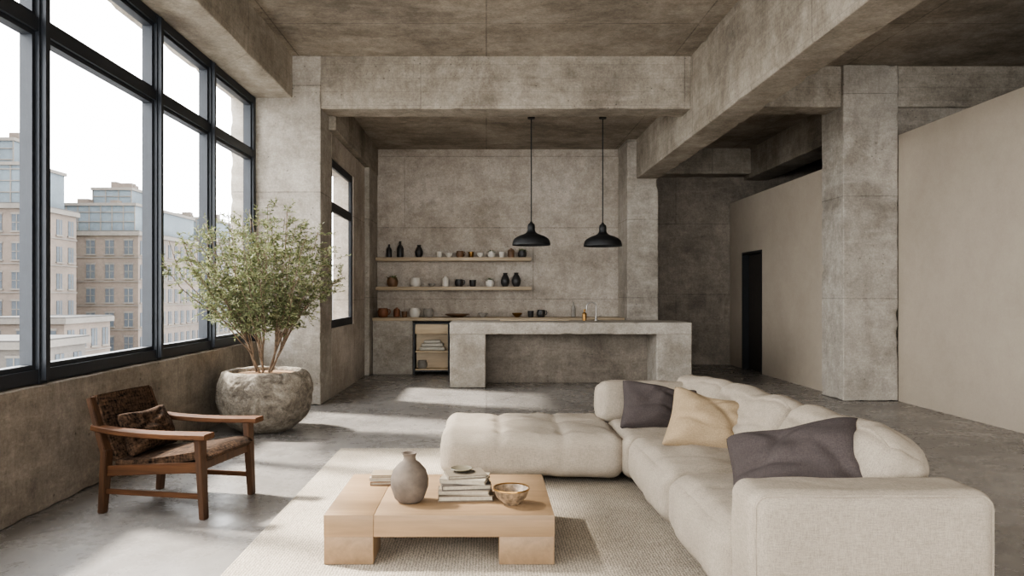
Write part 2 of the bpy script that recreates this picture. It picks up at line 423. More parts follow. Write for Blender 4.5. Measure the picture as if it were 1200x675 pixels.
multi('wall_front',[(-3.1,8,-3.3,-3.1,0,.3),(-3.1,8,-3.3,-3.1,3.9,4.1),(-3.1,-2.4,-3.3,-3.1,.3,3.9),(4.9,5.3,-3.3,-3.1,.3,3.9),(7.4,8,-3.3,-3.1,.3,3.9)],M['wall'],'concrete wall around the windows added behind the camera')
rough_block('trim_1',-3.0,-1.94,8.5,9.12,0,4.1,M['col'],'square concrete column beside the window wall')
rough_block('trim_2',2.25,2.75,11.6,12.4,0,4.1,M['col'],'concrete column against the kitchen wall')
rough_block('trim_3',4.35,5.02,8.84,9.42,0,4.1,M['col'],'freestanding square concrete column')
rough_block('trim_4',-3.0,-2.27,-3.1,8.5,3.6,4.12,M['beam'],'concrete edge beam above the windows')
rough_block('trim_5',-1.96,2.42,8.52,8.92,3.48,4.12,M['beam'],'concrete cross beam')
rough_block('trim_6',2.4,2.76,-3.1,12.0,3.15,4.12,M['beam'],'long downstand concrete beam')
rough_block('trim_7',2.74,7.6,8.9,9.3,3.6,4.12,M['beam'],'concrete cross beam over the passage')
rough_block('trim_8',4.75,5.2,9.3,13.4,3.4,4.0,M['beam'],'concrete beam above the low wall')
rough_block('trim_9',2.76,4.75,13.0,13.4,3.46,4.0,M['beam'],'concrete beam at the end wall')
rough_block('trim_10',-1.96,-1.85,8.92,12.42,3.32,3.8,M['beam'],'concrete beam above the kitchen window')
rough_block('trim_11',-1.96,-1.86,11.55,12.42,0,3.4,M['col'],'shallow concrete pilaster in the kitchen corner')
def window(name,x,ys,z0,z1,rail,label,wx=.12,wy=.08,axis='y',sash=.03,mr=.03):
    bm=bmesh.new()
    def bb(a0,a1,z0,z1,d0,d1,mi=0):
        if axis=='y': boxg(bm,x+d0,x+d1,a0,a1,z0,z1,0,mi=mi)
        else: boxg(bm,a0,a1,x+d0,x+d1,z0,z1,0,mi=mi)
    for i,y in enumerate(ys):
        bb(y-wy/2,y+wy/2,z0,z1,-wx/2,wx/2)
        if 0<i<len(ys)-1: bb(y-.022,y+.022,z0+.02,z1-.02,wx/2,wx/2+mr)
    for z in (z0+.045,rail,z1-.04): bb(ys[0],ys[-1],z-.04,z+.04,-wx/2+.004,wx/2-.004)
    for i in range(len(ys)-1):
        a,b=ys[i]+wy/2,ys[i+1]-wy/2
        for lo,hi in ((z0+.085,rail-.04),(rail+.04,z1-.08)):
            t=sash; e=min(.035,wx*.35)
            bb(a,a+t,lo,hi,-e,e);bb(b-t,b,lo,hi,-e,e);bb(a,b,lo,lo+t,-e+.001,e-.001);bb(a,b,hi-t,hi,-e+.001,e-.001)
    bb(ys[0],ys[-1],z0+.05,z1-.05,-.004,.004,1)
    return struct(mk(name,bm,[M['frame'],M['glass']],center=False),label)
window('window_1',XF,[-3.0,-1.6,0.0,1.5,2.95,4.42,5.98,7.15,8.45],SZ,3.6,2.93,'black steel factory window with large panes')
window('window_2',-1.98,[9.16,10.56],.87,3.02,2.42,'narrow black steel kitchen window',.05,.06,sash=.02)
window('added_window_3',-3.2,[-2.4,-.6,1.2,3.0,4.9],.3,3.9,2.9,'black steel window added behind the camera for light',axis='x')  # unseen, added behind the camera so soft daylight reaches the sofa
window('added_window_4',-3.2,[5.3,7.4],.3,3.9,2.9,'black steel window added behind the camera for light',axis='x')  # second unseen rear window, added to bring more daylight in on the right
bm=bmesh.new()
boxg(bm,4.49,4.66,11.84,11.88,0,2.03); boxg(bm,4.49,4.66,12.71,12.75,0,2.03); boxg(bm,4.49,4.66,11.88,12.71,1.99,2.03)
boxg(bm,4.6,4.64,11.88,12.71,.01,1.99,mi=1); boxg(bm,4.57,4.6,11.94,12.0,.98,1.04,mi=0)
struct(mk('door_1',bm,[M['black'],M['door']],center=False),'dark door in a black metal frame')

# ------------------------------------------------------------ rug
bm=bmesh.new(); boxg(bm,-1.22,2.15,2.2,6.07,0.001,.013,.004)
tag(mk('area_rug',bm,M['rug'],smooth=True),'large beige woven wool rug on concrete floor','rug')
RZ=.014
# ------------------------------------------------------------ coffee table
TX0,TX1,TY0,TY1,TZ=-.775,.325,3.45,4.24,.25
t=empty('coffee_table',(-.225,3.88,RZ),'low light oak coffee table with chunky block legs','table')
def tp(n,*a,mat='oak',bev=.004): return box(n,*a,M[mat],t,bev)
bm=bmesh.new()
boxg(bm,TX0,TX0+.238,TY0,TY1,.145,TZ,.003); boxg(bm,TX0+.2385,TX1,TY0,TY1,.145,TZ-.001,.003)
mk('tabletop',bm,M['oak'],t,loc=-Vector(t.location),smooth=True)
for (a,b,c,d) in ((TX0+.001,TX0+.237,TY0+.001,TY0+.24),(TX1-.265,TX1-.001,TY0+.001,TY0+.24),(TX0+.001,TX0+.237,TY1-.24,TY1-.001),(TX1-.265,TX1-.001,TY1-.24,TY1-.001)):
    tp('leg',a,b,c,d,RZ,.146,mat='oaky')
vp=[(0,0),(.055,0),(.075,.02),(.094,.075),(.096,.115),(.083,.16),(.055,.192),(.034,.208),(.03,.225),(.036,.243),(.041,.247),(.034,.247),(.026,.232),(.024,.2),(0,.19)]
lobj('vase',vp,M['clay'],(-.39,3.68,TZ+.001),label='round taupe clay vase with narrow neck on the table',cat='vase',seg=56)
def book(x,y,z,w,d,h,rz,col,label,group):
    e=empty('book',(x,y,z),label,'book',rz,group)
    m=plain('cover_%d%d%d'%col,col,.6,0,.05)
    bm=bmesh.new(); boxg(bm,-w/2,w/2,-d/2,d/2,0,.005);boxg(bm,-w/2,w/2,-d/2,d/2,h-.005,h);boxg(bm,-w/2,-w/2+.004,-d/2,d/2,.005,h-.005)
    mk('cover',bm,m,e)
    bm=bmesh.new(); boxg(bm,-w/2+.004,w/2-.005,-d/2+.005,d/2-.005,.005,h-.005)
    mk('pages',bm,M['paper'],e)
z=TZ+.001
for (w,d,h,r,c,l) in ((.28,.2,.03,.06,(94,80,64),'brown'),(.26,.19,.024,-.06,(140,128,110),'beige'),(.25,.19,.028,.12,(68,60,53),'dark grey'),(.235,.17,.024,-.16,(154,144,128),'cream'),(.2,.15,.018,.22,(104,94,80),'taupe')):
    book(-.11,3.77,z,w,d,h,r,c,l+' hardcover book in a stack on the coffee table','stack of books on the coffee table'); z+=h+.0005
lobj('dish',[(0,0),(.03,0),(.05,.01),(.058,.016),(.055,.018),(.045,.012),(0,.007)],plain('olive_glaze',(92,86,72),.4),(-.13,3.78,z+.001),label='small shallow olive glazed dish on books',cat='dish')
z=TZ+.001
for (w,d,h,r,c,l) in ((.17,.13,.02,.1,(110,86,64),'brown'),(.16,.12,.018,-.1,(164,154,138),'cream'),(.15,.12,.016,.05,(138,122,100),'beige')):
    book(-.56,4.05,z,w,d,h,r,c,l+' small paperback book beside the vase','small books beside the vase'); z+=h+.0005
bw=empty('bowl',(.125,3.64,TZ+.001),'brown speckled ceramic bowl on the coffee table','bowl')
lobj('bowl_body',[(0,0),(.04,0),(.045,.008),(.075,.035),(.09,.075),(.086,.076),(.07,.04),(.04,.016),(0,.013)],plain('speckled_brown',(110,94,76),.4,0,.45,40),(0,0,0),bw,seg=48)
lobj('bowl_rim',[(.087,.071),(.092,.075),(.09,.082),(.086,.08),(.087,.071)],M['gold'],(0,0,0),bw,seg=48)

# ------------------------------------------------------------ sofa
s=empty('sofa',(1.0,4.4,RZ),'large low beige linen corner sofa with chaise on rug','sofa')
SM=M['sofa']
soft('chaise',-.32,.95,4.9,5.93,.045,.345,SM,s,R=.1,n=60,puff=.012,seams=((0,-.34,.012,.02),(0,.33,.012,.02),(1,.15,.012,.02)),seed=1,wr=.008,crease=.004,dimples=((-.34,.15,.03,.05),(.33,.15,.03,.05),(-.34,-.7,.02,.04),(.33,-.7,.02,.04),(-.34,.8,.02,.04),(.33,.8,.02,.04)))
soft('seat_cushion',.92,1.75,4.86,5.8,.045,.345,SM,s,R=.09,n=34,puff=.02,seed=2,crease=.005)
soft('seat_cushion',.94,1.75,3.86,4.87,.045,.36,SM,s,R=.1,n=44,puff=.035,seed=3,sidepuff=.02,wr=.009,crease=.007)
soft('seat_cushion',.95,1.75,2.93,3.86,.045,.365,SM,s,R=.1,n=44,puff=.035,seed=4,sidepuff=.02,wr=.009,crease=.007)
soft('backrest',1.7,1.94,2.9,5.95,.045,.52,SM,s,R=.08,n=38,seed=5)
soft('backrest',.88,1.8,5.76,5.98,.045,.5,SM,s,R=.08,n=26,seed=6)
soft('back_cushion',.87,1.6,5.58,5.84,.3,.62,SM,s,R=.075,n=36,seed=7,rot=(-.1,0,0),wr=.008,crease=.004,sidepuff=.02)
soft('back_cushion',1.5,1.8,4.93,5.86,.3,.665,SM,s,R=.115,n=46,seed=8,rot=(0,.42,.12),wr=.009,slump=.075,crease=.008)
soft('back_cushion',1.52,1.82,3.94,4.97,.31,.71,SM,s,R=.115,n=46,seed=9,rot=(0,.46,.05),wr=.009,slump=.075,crease=.008)
soft('back_cushion',1.55,1.85,2.99,3.97,.31,.72,SM,s,R=.115,n=46,seed=10,rot=(0,.46,.03),wr=.009,slump=.075,crease=.008)
soft('armrest',.985,1.9,2.68,2.97,.045,.565,SM,s,R=.065,n=46,seed=11,wr=.004,crease=.003)
def piping(bm,x0,x1,y,z0,z1,r,t=.005):
    pts=[]
    for cx,cz,a0 in ((x1-r,z1-r,0),(x0+r,z1-r,90),(x0+r,z0+r,180),(x1-r,z0+r,270)):
        for k in range(7):
            a=math.radians(a0+15*k); pts.append((cx+r*math.cos(a),y,cz+r*math.sin(a)))
    pts.append(pts[0]); tube(bm,pts,t,6,False)
bm=bmesh.new(); piping(bm,1.001,1.884,2.698,.063,.549,.05)
mk('piping',bm,SM,s,loc=-Vector(s.location),smooth=True)
for fx,fy in ((-.22,5.0),(-.22,5.83),(1.06,2.76),(1.82,2.76),(1.82,5.86)):
    lobj('foot',[(0,0),(.025,0),(.03,.04),(0,.04)],M['black'],Vector((fx,fy,RZ))-Vector(s.location),s,seg=16)
pillow('throw_pillow',.66,.44,.27,M['pild'],(1.3,5.28,.465),(-.75,.14,-.1),'dark taupe linen throw pillow at the sofa corner',1)
pillow('throw_pillow',.6,.47,.27,M['pilt'],(1.42,4.5,.49),(-.75,.2,-.3),'sand coloured linen throw pillow on the sofa',5)
pillow('throw_pillow',.63,.47,.27,M['pild'],(1.4,3.28,.525),(-.85,-.24,-.45),'large dark taupe linen throw pillow against back cushion',9,slouch=.04)

# ------------------------------------------------------------ armchair
a=empty('armchair',(-1.9,4.52,0),'low dark wooden armchair with woven brown sling seat','chair',math.radians(-11))
def cp(name,fn,mat,smooth=True):
    bm=bmesh.new(); fn(bm); return mk(name,bm,mat,a,smooth=smooth,angle=35)
def ribbon(bm,pts,ws,th):
    rows=[]
    for i,(x,y,z) in enumerate(pts):
        p0=pts[max(i-1,0)]; p1=pts[min(i+1,len(pts)-1)]; d=Vector((p1[0]-p0[0],p1[2]-p0[2])).normalized(); nx,nz=-d.y,d.x
        w=ws[i]/2; e=th*.16
        prof=[(-w+e,-th/2),(w-e,-th/2),(w,-th/2+e),(w,th/2-e),(w-e,th/2),(-w+e,th/2),(-w,th/2-e),(-w,-th/2+e)]
        rows.append([bm.verts.new((x+nx*b_,y+a_,z+nz*b_)) for a_,b_ in prof])
    for r0,r1 in zip(rows,rows[1:]):
        for k in range(8): bm.faces.new((r0[k],r0[(k+1)%8],r1[(k+1)%8],r1[k]))
    bm.faces.new(rows[0]); bm.faces.new(rows[-1][::-1])
for sy in (-.27,.27):
    cp('front_leg',lambda bm:stick(bm,(.325,sy,0),(.3,sy,.47),.038,.046,.042,.07,up=(0,1,0)),M['walnut'])
    cp('rear_leg',lambda bm:(stick(bm,(-.34,sy,0),(-.31,sy,.38),.038,.046,.042,.07,up=(0,1,0)),stick(bm,(-.31,sy,.35),(-.43,sy*.97,.68),.04,.068,.034,.044,up=(0,1,0))),M['walnut'])
    sg=1 if sy>0 else -1
    ap=[(-.4,.508),(-.32,.497),(-.2,.486),(-.05,.48),(.1,.479),(.22,.481),(.31,.484),(.37,.484)]
    aw=[.06,.07,.08,.086,.094,.1,.106,.106]
    cp('armrest',lambda bm:ribbon(bm,[(x,sy+.02*sg*(i_/7),z) for i_,(x,z) in enumerate(ap)],aw,.034),M['walnutx'])
    cp('side_rail',lambda bm:stick(bm,(-.33,sy,.25),(.315,sy,.3),.026,.06),M['walnutx'])
    cp('lower_side_rail',lambda bm:stick(bm,(-.33,sy,.13),(.315,sy,.13),.02,.03),M['walnutx'])
cp('cross_rail',lambda bm:stick(bm,(.3,-.27,.31),(.3,.27,.31),.026,.05),M['walnut'])
cp('cross_rail',lambda bm:stick(bm,(-.32,-.27,.23),(-.32,.27,.23),.026,.045),M['walnut'])
cp('cross_rail',lambda bm:stick(bm,(-.425,-.25,.665),(-.425,.25,.665),.03,.04),M['walnut'])
def sling(name,pts,w,th,mat,n=14):
    bm=bmesh.new(); rows=[]
    for i,(x,z) in enumerate(pts):
        p0=Vector(pts[max(i-1,0)]); p1=Vector(pts[min(i+1,len(pts)-1)]); d=(p1-p0).normalized(); nx,nz=-d.y,d.x
        row=[]
        for j in range(n+1):
            v=-1+2*j/n; sag=-.014*(1-v*v); tt=th
            row.append((bm.verts.new((x+nx*(sag+tt/2),v*w/2,z+nz*(sag+tt/2))),bm.verts.new((x+nx*(sag-tt/2),v*w/2,z+nz*(sag-tt/2)))))
        rows.append(row)
    for i in range(len(rows)-1):
        for j in range(n):
            A,B,C_,D=rows[i][j],rows[i+1][j],rows[i+1][j+1],rows[i][j+1]
            bm.faces.new((A[0],B[0],C_[0],D[0])); bm.faces.new((D[1],C_[1],B[1],A[1]))
        for j in (0,n):
            bm.faces.new((rows[i][j][0],rows[i][j][1],rows[i+1][j][1],rows[i+1][j][0]))
    for i in (0,len(rows)-1):
        for j in range(n): bm.faces.new((rows[i][j][0],rows[i][j+1][0],rows[i][j+1][1],rows[i][j][1]))
    return mk(name,bm,mat,a,smooth=True,angle=50)
sling('seat',[(.33,.335),(.31,.358),(.25,.358),(.1,.33),(-.05,.305),(-.2,.29),(-.27,.292)],.5,.045,M['chairf'])
sling('seat_base',[(.31,.305),(.1,.27),(-.1,.245),(-.29,.24)],.5,.012,M['leather'])
sling('backrest',[(-.27,.31),(-.31,.4),(-.35,.5),(-.395,.62),(-.42,.69)],.49,.036,M['chairf'])
Ra=Matrix.Rotation(math.radians(-11),3,'Z'); pp=Vector(a.location)+Ra@Vector((-.225,0,.455))
pillow('seat_cushion',.46,.28,.14,M['chairf'],pp,(-.4,0,math.radians(79)),'small brown patterned woven cushion on the armchair',3,slouch=.02)

# ------------------------------------------------------------ planter with tree
PX,PY=-2.13,6.98
p=empty('potted_tree',(PX,PY,0),'bushy olive-green tree in a round rough stone planter','plant')
def chis(q):
    n_=noise.noise(q*4.5)*.016+noise.noise(q*12)*.010+noise.noise(q*28)*.010+noise.noise(q*55)*.005
    d=Vector((q.x,q.y,0)).normalized(); return q+d*n_+Vector((0,0,(noise.noise(q*5+Vector((5,5,5)))*.012+noise.noise(q*15)*.008) if q.z>.3 else 0))
def smoothprof(pts,k=5):
    out=[]
    for i in range(len(pts)-1):
        for j in range(k):
            t_=j/k
            P=[pts[max(i-1,0)],pts[i],pts[i+1],pts[min(i+2,len(pts)-1)]]
            out.append(tuple(.5*((2*P[1][d])+(-P[0][d]+P[2][d])*t_+(2*P[0][d]-5*P[1][d]+4*P[2][d]-P[3][d])*t_**2+(-P[0][d]+3*P[1][d]-3*P[2][d]+P[3][d])*t_**3) for d in (0,1)))
    out.append(pts[-1]); return out
prof=[(0,0),(.22,0)]+smoothprof([(.25,.01),(.345,.08),(.42,.2),(.447,.33),(.435,.44),(.405,.525),(.365,.57),(.33,.57),(.312,.54),(.305,.48)],7)
lobj('planter',prof,M['stone'],(0,0,0),p,seg=160,angle=180,fn=chis)
lobj('soil',[(0,.555),(.15,.55),(.318,.535),(.318,.48),(0,.48)],M['soil'],(0,0,0),p,seg=40)
bmS=bmesh.new(); bmL=bmesh.new()
rnd=random.Random(11)
XC=-.515
def leaf(pos,dr,ln,wd):
    dr=dr.normalized(); a_=Vector((rnd.uniform(-1,1),rnd.uniform(-1,1),rnd.uniform(-.4,1)))
    sd=dr.cross(a_)
    if sd.length<1e-3: return
    sd.normalize(); nn=sd.cross(dr)
    q=[pos,pos+dr*ln*.45+sd*wd/2+nn*wd*.12,pos+dr*ln-Vector((0,0,ln*.1)),pos+dr*ln*.45-sd*wd/2+nn*wd*.12]
    for x in q:
        if x.x<XC: return
    bmL.faces.new([bmL.verts.new(x) for x in q])
def clampx(v):
    if v.x<XC+.03: v.x=XC+.03
    return v
NP=7; NS=56
parents=[]
for j in range(NP):
    ang=2*math.pi*j/NP+.3; r_=.07 if j%2 else .035
    b0=Vector((r_*math.cos(ang),r_*math.sin(ang),.5)); f0=Vector((.24*math.cos(ang)+.03*math.sin(j*3),.2*math.sin(ang)-.05,1.02+.08*math.sin(j*5)))
    path=[]
    for k in range(8):
        t_=k/7; q=b0.lerp(f0,t_); q+=Vector((math.sin(t_*3+j),math.cos(t_*2.5+j*2),0))*.022*t_; path.append(q)
    tube(bmS,path,[.0115-.005*k/7 for k in range(8)],8); parents.append((ang,path))
for i in range(NS):
    ang=2*math.pi*(i*.618)+rnd.uniform(-.2,.2); rr=math.sqrt((i+.5)/NS)
    ex=rr*.76*math.cos(ang)+.02; ey=rr*.6*math.sin(ang)-.16
    top=1.32+.86*math.sqrt(max(0,1-rr*rr*.95))*rnd.uniform(.72,1.0)
    if ex<-.36: ey-=.8*min(1,(-ex-.36)/.3)
    par=min(parents,key=lambda P_:abs(math.atan2(math.sin(P_[0]-ang),math.cos(P_[0]-ang)))+rnd.uniform(0,.5))
    k0=rnd.randint(2,6); b0=par[1][k0]; e1=Vector((ex,ey,top)); pts=[]
    dirn=(par[1][k0]-par[1][k0-1]).normalized()*.3
    for k in range(12):
        t_=k/11
        q=b0.lerp(e1,t_)*t_+(b0+dirn*t_)*(1-t_) if t_<1 else e1.copy()
        q+=Vector((noise.noise(Vector((t_*3,i,0))),noise.noise(Vector((t_*3,i,7))),0))*.06*min(1,t_*2)
        pts.append(clampx(q))
    tube(bmS,pts,[.0066*(1-.85*k/11)+.0013 for k in range(12)],6)
    for tw in range(30):
        t_=rnd.uniform(.16,1.0)**.75; f=t_*11; k=min(10,int(f)); q=pts[k].lerp(pts[k+1],f-k)
        if q.z<.95: continue
        out=Vector((q.x,q.y+.1,0))
        d=Vector((rnd.uniform(-1,1),rnd.uniform(-1,1),rnd.uniform(-.3,.9)))+out*.7
        d.normalize(); ln=rnd.uniform(.09,.25)*(1.1-.3*t_)
        tp_=[]
        for j in range(6):
            u_=j/5; w=q+d*ln*u_+Vector((0,0,-.06*ln*u_*u_)); tp_.append(clampx(w))
        tube(bmS,tp_,[.0022,.0019,.0016,.0012,.001,.0008],3,False)
        nl=rnd.randint(12,17)
        for j in range(nl):
            u_=.12+.88*j/nl; kk=min(4,int(u_*5)); w=tp_[kk].lerp(tp_[kk+1],u_*5-kk)
            sdv=Vector((rnd.uniform(-1,1),rnd.uniform(-1,1),rnd.uniform(-.6,.9)))
            leaf(w,d*.6+sdv,rnd.uniform(.03,.05),rnd.uniform(.010,.015))
mk('trunk',bmS,M['bark'],p,smooth=True,angle=180)
fo=mk('foliage',bmL,M['leaf'],p); fo['kind']='stuff'

# ------------------------------------------------------------ island
IX0,IX1,IY0,IY1=-.51,2.85,10.05,11.0
i_=empty('kitchen_island',((IX0+IX1)/2,10.5,0),'long monolithic concrete kitchen island with recessed front','kitchen island')
rough_block('worktop',IX0,IX1,IY0,IY1,.745,.91,M['isl'],'',chip=.004,parent=i_)
rough_block('leg',IX0+.002,IX0+.5,IY0+.002,IY1-.002,0,.75,M['isl'],'',chip=.003,parent=i_)
rough_block('leg',IX1-.49,IX1-.002,IY0+.002,IY1-.002,0,.75,M['isl'],'',chip=.003,parent=i_)
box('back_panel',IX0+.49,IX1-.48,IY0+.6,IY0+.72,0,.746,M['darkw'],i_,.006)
def faucet(x,y,z,mat,label):
    e=empty('faucet',(x,y,z),label,'faucet')
    bm=bmesh.new(); pts=[(0,0,0),(0,0,.2)]+[(-.07+.07*math.cos(t_),0,.2+.07*math.sin(t_)) for t_ in [math.pi*k/8 for k in range(1,9)]]+[(-.14,0,.16)]
    tube(bm,pts,.011,10); mk('spout',bm,mat,e,smooth=True)
    lobj('faucet_base',[(0,0),(.028,0),(.028,.012),(.016,.03),(.016,.06),(0,.06)],mat,(0,0,0),e,seg=20)
    bm=bmesh.new(); tube(bm,[(0,.012,.05),(.03,.02,.055),(.08,.03,.075)],.006,8); mk('handle',bm,mat,e,smooth=True)
faucet(1.62,10.7,.914,M['steel'],'brushed steel gooseneck faucet on the concrete island')
lobj('soap_bottle',[(0,0),(.032,0),(.034,.09),(.03,.11),(.012,.12),(.012,.15),(.02,.155),(.02,.165),(0,.168)],M['gold'],(1.45,10.72,.914),label='slim bronze soap bottle beside the faucet',cat='bottle')
bm=bmesh.new(); boxg(bm,.2,1.2,10.55,10.8,0,.02,.005)
for v in bm.verts: v.co.z+=.915
tag(mk('cutting_board',bm,M['shelfw'],smooth=True),'thin wooden cutting board on the island','board')

# ------------------------------------------------------------ back counter
cb=empty('kitchen_counter',(.2,12.1,0),'concrete kitchen counter with thin wooden top','counter')
box('countertop',-1.85,2.24,11.75,12.39,.87,.92,M['shelfw'],cb,.004)
box('cabinet_body',-1.85,-1.2,11.8,12.38,0,.87,M['isl'],cb,.005)
box('cabinet_body',-.58,2.24,11.8,12.38,0,.87,M['isl'],cb,.005)
box('drawer_front',-1.8,-1.24,11.785,11.8,.62,.84,M['isl'],cb,.003)
kr=empty('kitchen_cart',(-.89,12.02,0),'black metal cart with pale wooden shelves under the counter','cart')
bm=bmesh.new()
for x in (-1.17,-.61):
    for y in (11.74,12.3): boxg(bm,x-.012,x+.012,y-.012,y+.012,0,.84)
for z in (.83,.06):
    boxg(bm,-1.17,-.61,11.73,11.75,z-.01,z+.01); boxg(bm,-1.17,-.61,12.29,12.31,z-.01,z+.01)
    for x in (-1.17,-.61): boxg(bm,x-.01,x+.01,11.74,12.3,z-.01,z+.01)
mk('frame',bm,M['black'],kr,loc=-Vector(kr.location))
for z in (.07,.36):
    box('shelf',-1.155,-.625,11.75,11.98,z,z+.02,M['pale'],kr,.002)
box('back_panel',-1.155,-.625,11.98,12.0,.07,.82,M['pale'],kr)
box('drawer_front',-1.155,-.625,11.755,11.775,.66,.81,M['pale'],kr,.002)
z=.386
for k,(w_,h_) in enumerate(((.42,.06),(.36,.055),(.28,.05))):
    e=empty('folded_towel',(-.88,11.87,z),'folded white linen towel on the cart shelf','towel',0,'folded towels on the cart')
    soft('towel_body',-.88-w_/2,-.88+w_/2,11.765,11.965,z,z+h_,M['cloth'],e,R=.025,n=14,seed=k,wr=.002); z+=h_+.003
for z in (1.92,1.43):
    bm=bmesh.new(); boxg(bm,-1.85,.75,12.1,12.399,z-.06,z,.004)
    tag(mk('wall_shelf',bm,M['shelfw'],smooth=True),'long light oak floating shelf on the concrete wall','shelf','floating kitchen shelves')

P={
 'bottle':[(0,0),(.04,0),(.044,.02),(.044,.12),(.03,.15),(.015,.17),(.015,.2),(.018,.21),(0,.21)],
 'bowl':[(0,0),(.035,0),(.04,.01),(.075,.04),(.085,.07),(.08,.07),(.065,.035),(0,.015)],
 'pot':[(0,0),(.05,0),(.065,.03),(.068,.07),(.055,.1),(.058,.11),(.05,.11),(.045,.09),(0,.08)],
 'jar':[(0,0),(.05,0),(.055,.02),(.055,.11),(.045,.125),(.045,.135),(.02,.14),(.02,.155),(0,.16)],
 'cup':[(0,0),(.03,0),(.035,.01),(.04,.08),(.036,.08),(.03,.012),(0,.01)],
 'vase':[(0,0),(.04,0),(.065,.05),(.068,.1),(.045,.16),(.028,.185),(.036,.21),(.03,.21),(.02,.18),(0,.17)],
 'platter':[(0,0),(.06,0),(.1,.02),(.13,.03),(.128,.035),(.09,.022),(0,.012)],
}
def item(kind,u,y,z,mat,sc,label,cat,group,sz=None,handle=False,plant=False):
    x=(u-570)*y/850
    name={'pot':'jug' if handle else 'pot','jar':'storage_jar','cup':'cup','bottle':'bottle','bowl':'bowl','vase':'vase','platter':'platter'}[kind]
    if plant: name='potted_herb'
    prof=[(r*sc,h*(sz or sc)) for r,h in P[kind]]
    if handle or plant:
        e=empty(name,(x,y,z),label,cat,0,group)
        lobj('body',prof,M[mat],(0,0,0),e,seg=24)
        if handle:
            hh=prof[-3][1]; rr=max(r for r,_ in prof)
            bm=bmesh.new(); tube(bm,[(rr*.8,0,hh*.85),(rr*1.2,0,hh*.85),(rr*1.3,0,hh*.6),(rr*1.15,0,hh*.35),(rr*.9,0,hh*.3)],rr*.11,7); mk('handle',bm,M[mat],e,smooth=True)
        if plant:
            bm=bmesh.new(); r2=random.Random(int(u))
            for k in range(60):
                d=Vector((r2.uniform(-1,1),r2.uniform(-1,1),r2.uniform(.3,1.6))).normalized()*r2.uniform(.03,.09)*sc
                b0=Vector((d.x*.4,d.y*.4,prof[-2][1]*.8)); s_=Vector((-d.y,d.x,0)).normalized()*.008
                bm.faces.new([bm.verts.new(b0),bm.verts.new(b0+d*.6+s_),bm.verts.new(b0+d),bm.verts.new(b0+d*.6-s_)])
            mk('herb_leaves',bm,M['green'],e)
    else:
        lobj(name,prof,M[mat],(x,y,z),label=label,cat=cat,group=group,seg=28)
g1='pottery on the upper shelf'; g2='pottery on the lower shelf'; g3='kitchenware on the counter'
Z1,Z2,Z3=1.921,1.431,.921; YS=12.24
for u,k,m,sc,lb,ct,kw in (
 (456,'bottle','dark',1.05,'dark ceramic bottle on the upper shelf','bottle',{}),
 (469,'bottle','dark',1.3,'tall dark ceramic bottle on the upper shelf','bottle',{}),
 (491,'vase','dark',1.0,'dark ceramic vase on the upper shelf','vase',{}),
 (515,'cup','white',1.25,'white ceramic cup on the upper shelf','cup',{}),
 (526,'bowl','white',.75,'small white bowl on the upper shelf','bowl',{'sz':1.1}),
 (539,'pot','brown',1.0,'brown ceramic jug on the upper shelf','jug',{'handle':True}),
 (552,'cup','gold',1.2,'brass cup on the upper shelf','cup',{}),
 (563,'bowl','white',.75,'white bowl on the upper shelf','bowl',{'sz':1.1}),
 (576,'pot','white',.95,'small herb in a white pot on the upper shelf','plant',{'plant':True}),
 (588,'cup','white',1.2,'white ceramic cup on the upper shelf','cup',{}),
 (599,'jar','brown',1.0,'brown lidded jar on the upper shelf','jar',{}),
 (612,'pot','dark',1.1,'herb in a dark pot on the upper shelf','plant',{'plant':True})):
    item(k,u,YS,Z1,m,sc,lb,ct,g1,**kw)
for u,k,m,sc,lb,ct,kw in (
 (460,'pot','brown',1.4,'herb in a brown pot on the lower shelf','plant',{'plant':True}),
 (487,'pot','white',1.35,'white lidded pot on the lower shelf','pot',{'plant':False}),
 (506,'bowl','grey',.75,'small grey bowl on the lower shelf','bowl',{}),
 (522,'jar','white',1.1,'white lidded jar on the lower shelf','jar',{}),
 (538,'pot','dark',1.1,'dark ceramic jug on the lower shelf','jug',{'handle':True}),
 (554,'cup','dark',1.4,'dark cup on the lower shelf','cup',{}),
 (574,'pot','white',1.05,'herb in a white pot on the lower shelf','plant',{'plant':True}),
 (592,'vase','dark',1.1,'dark ceramic vase on the lower shelf','vase',{}),
 (605,'vase','dark',1.12,'dark ceramic vase on the lower shelf','vase',{})):
    item(k,u,YS,Z2,m,sc,lb,ct,g2,**kw)
for u,k,m,sc,lb,ct,kw,yy in (
 (449,'pot','terra',1.35,'terracotta jug on the counter','jug',{'handle':True},12.1),
 (465,'jar','terra',1.0,'terracotta lidded jar on the counter','jar',{},12.25),
 (474,'cup','brown',1.2,'brown cup on the counter','cup',{},12.0),
 (486,'pot','white',1.4,'white round pot on the counter','pot',{},12.1),
 (502,'pot','grey',1.3,'grey round pot on the counter','pot',{},12.15),
 (536,'platter','brown',1.6,'wide brown serving platter on the counter','platter',{},12.05),
 (566,'bowl','grey',1.0,'grey bowl on the counter','bowl',{},12.1),
 (606,'bowl','gold',1.0,'brass bowl on the counter','bowl',{},12.1),
 (622,'cup','dark',1.3,'dark cup on the counter','cup',{},12.1),
 (634,'pot','dark',1.1,'dark ceramic jug on the counter','jug',{'handle':True},12.15),
 (672,'bottle','grey',.9,'slender grey glass bottle on the counter','bottle',{'sz':1.2},12.2)):
    item(k,u,yy,Z3,m,sc,lb,ct,g3,**kw)
item('pot',495,11.87,.091,'grey',1.2,'grey pot on the bottom cart shelf','pot',None)

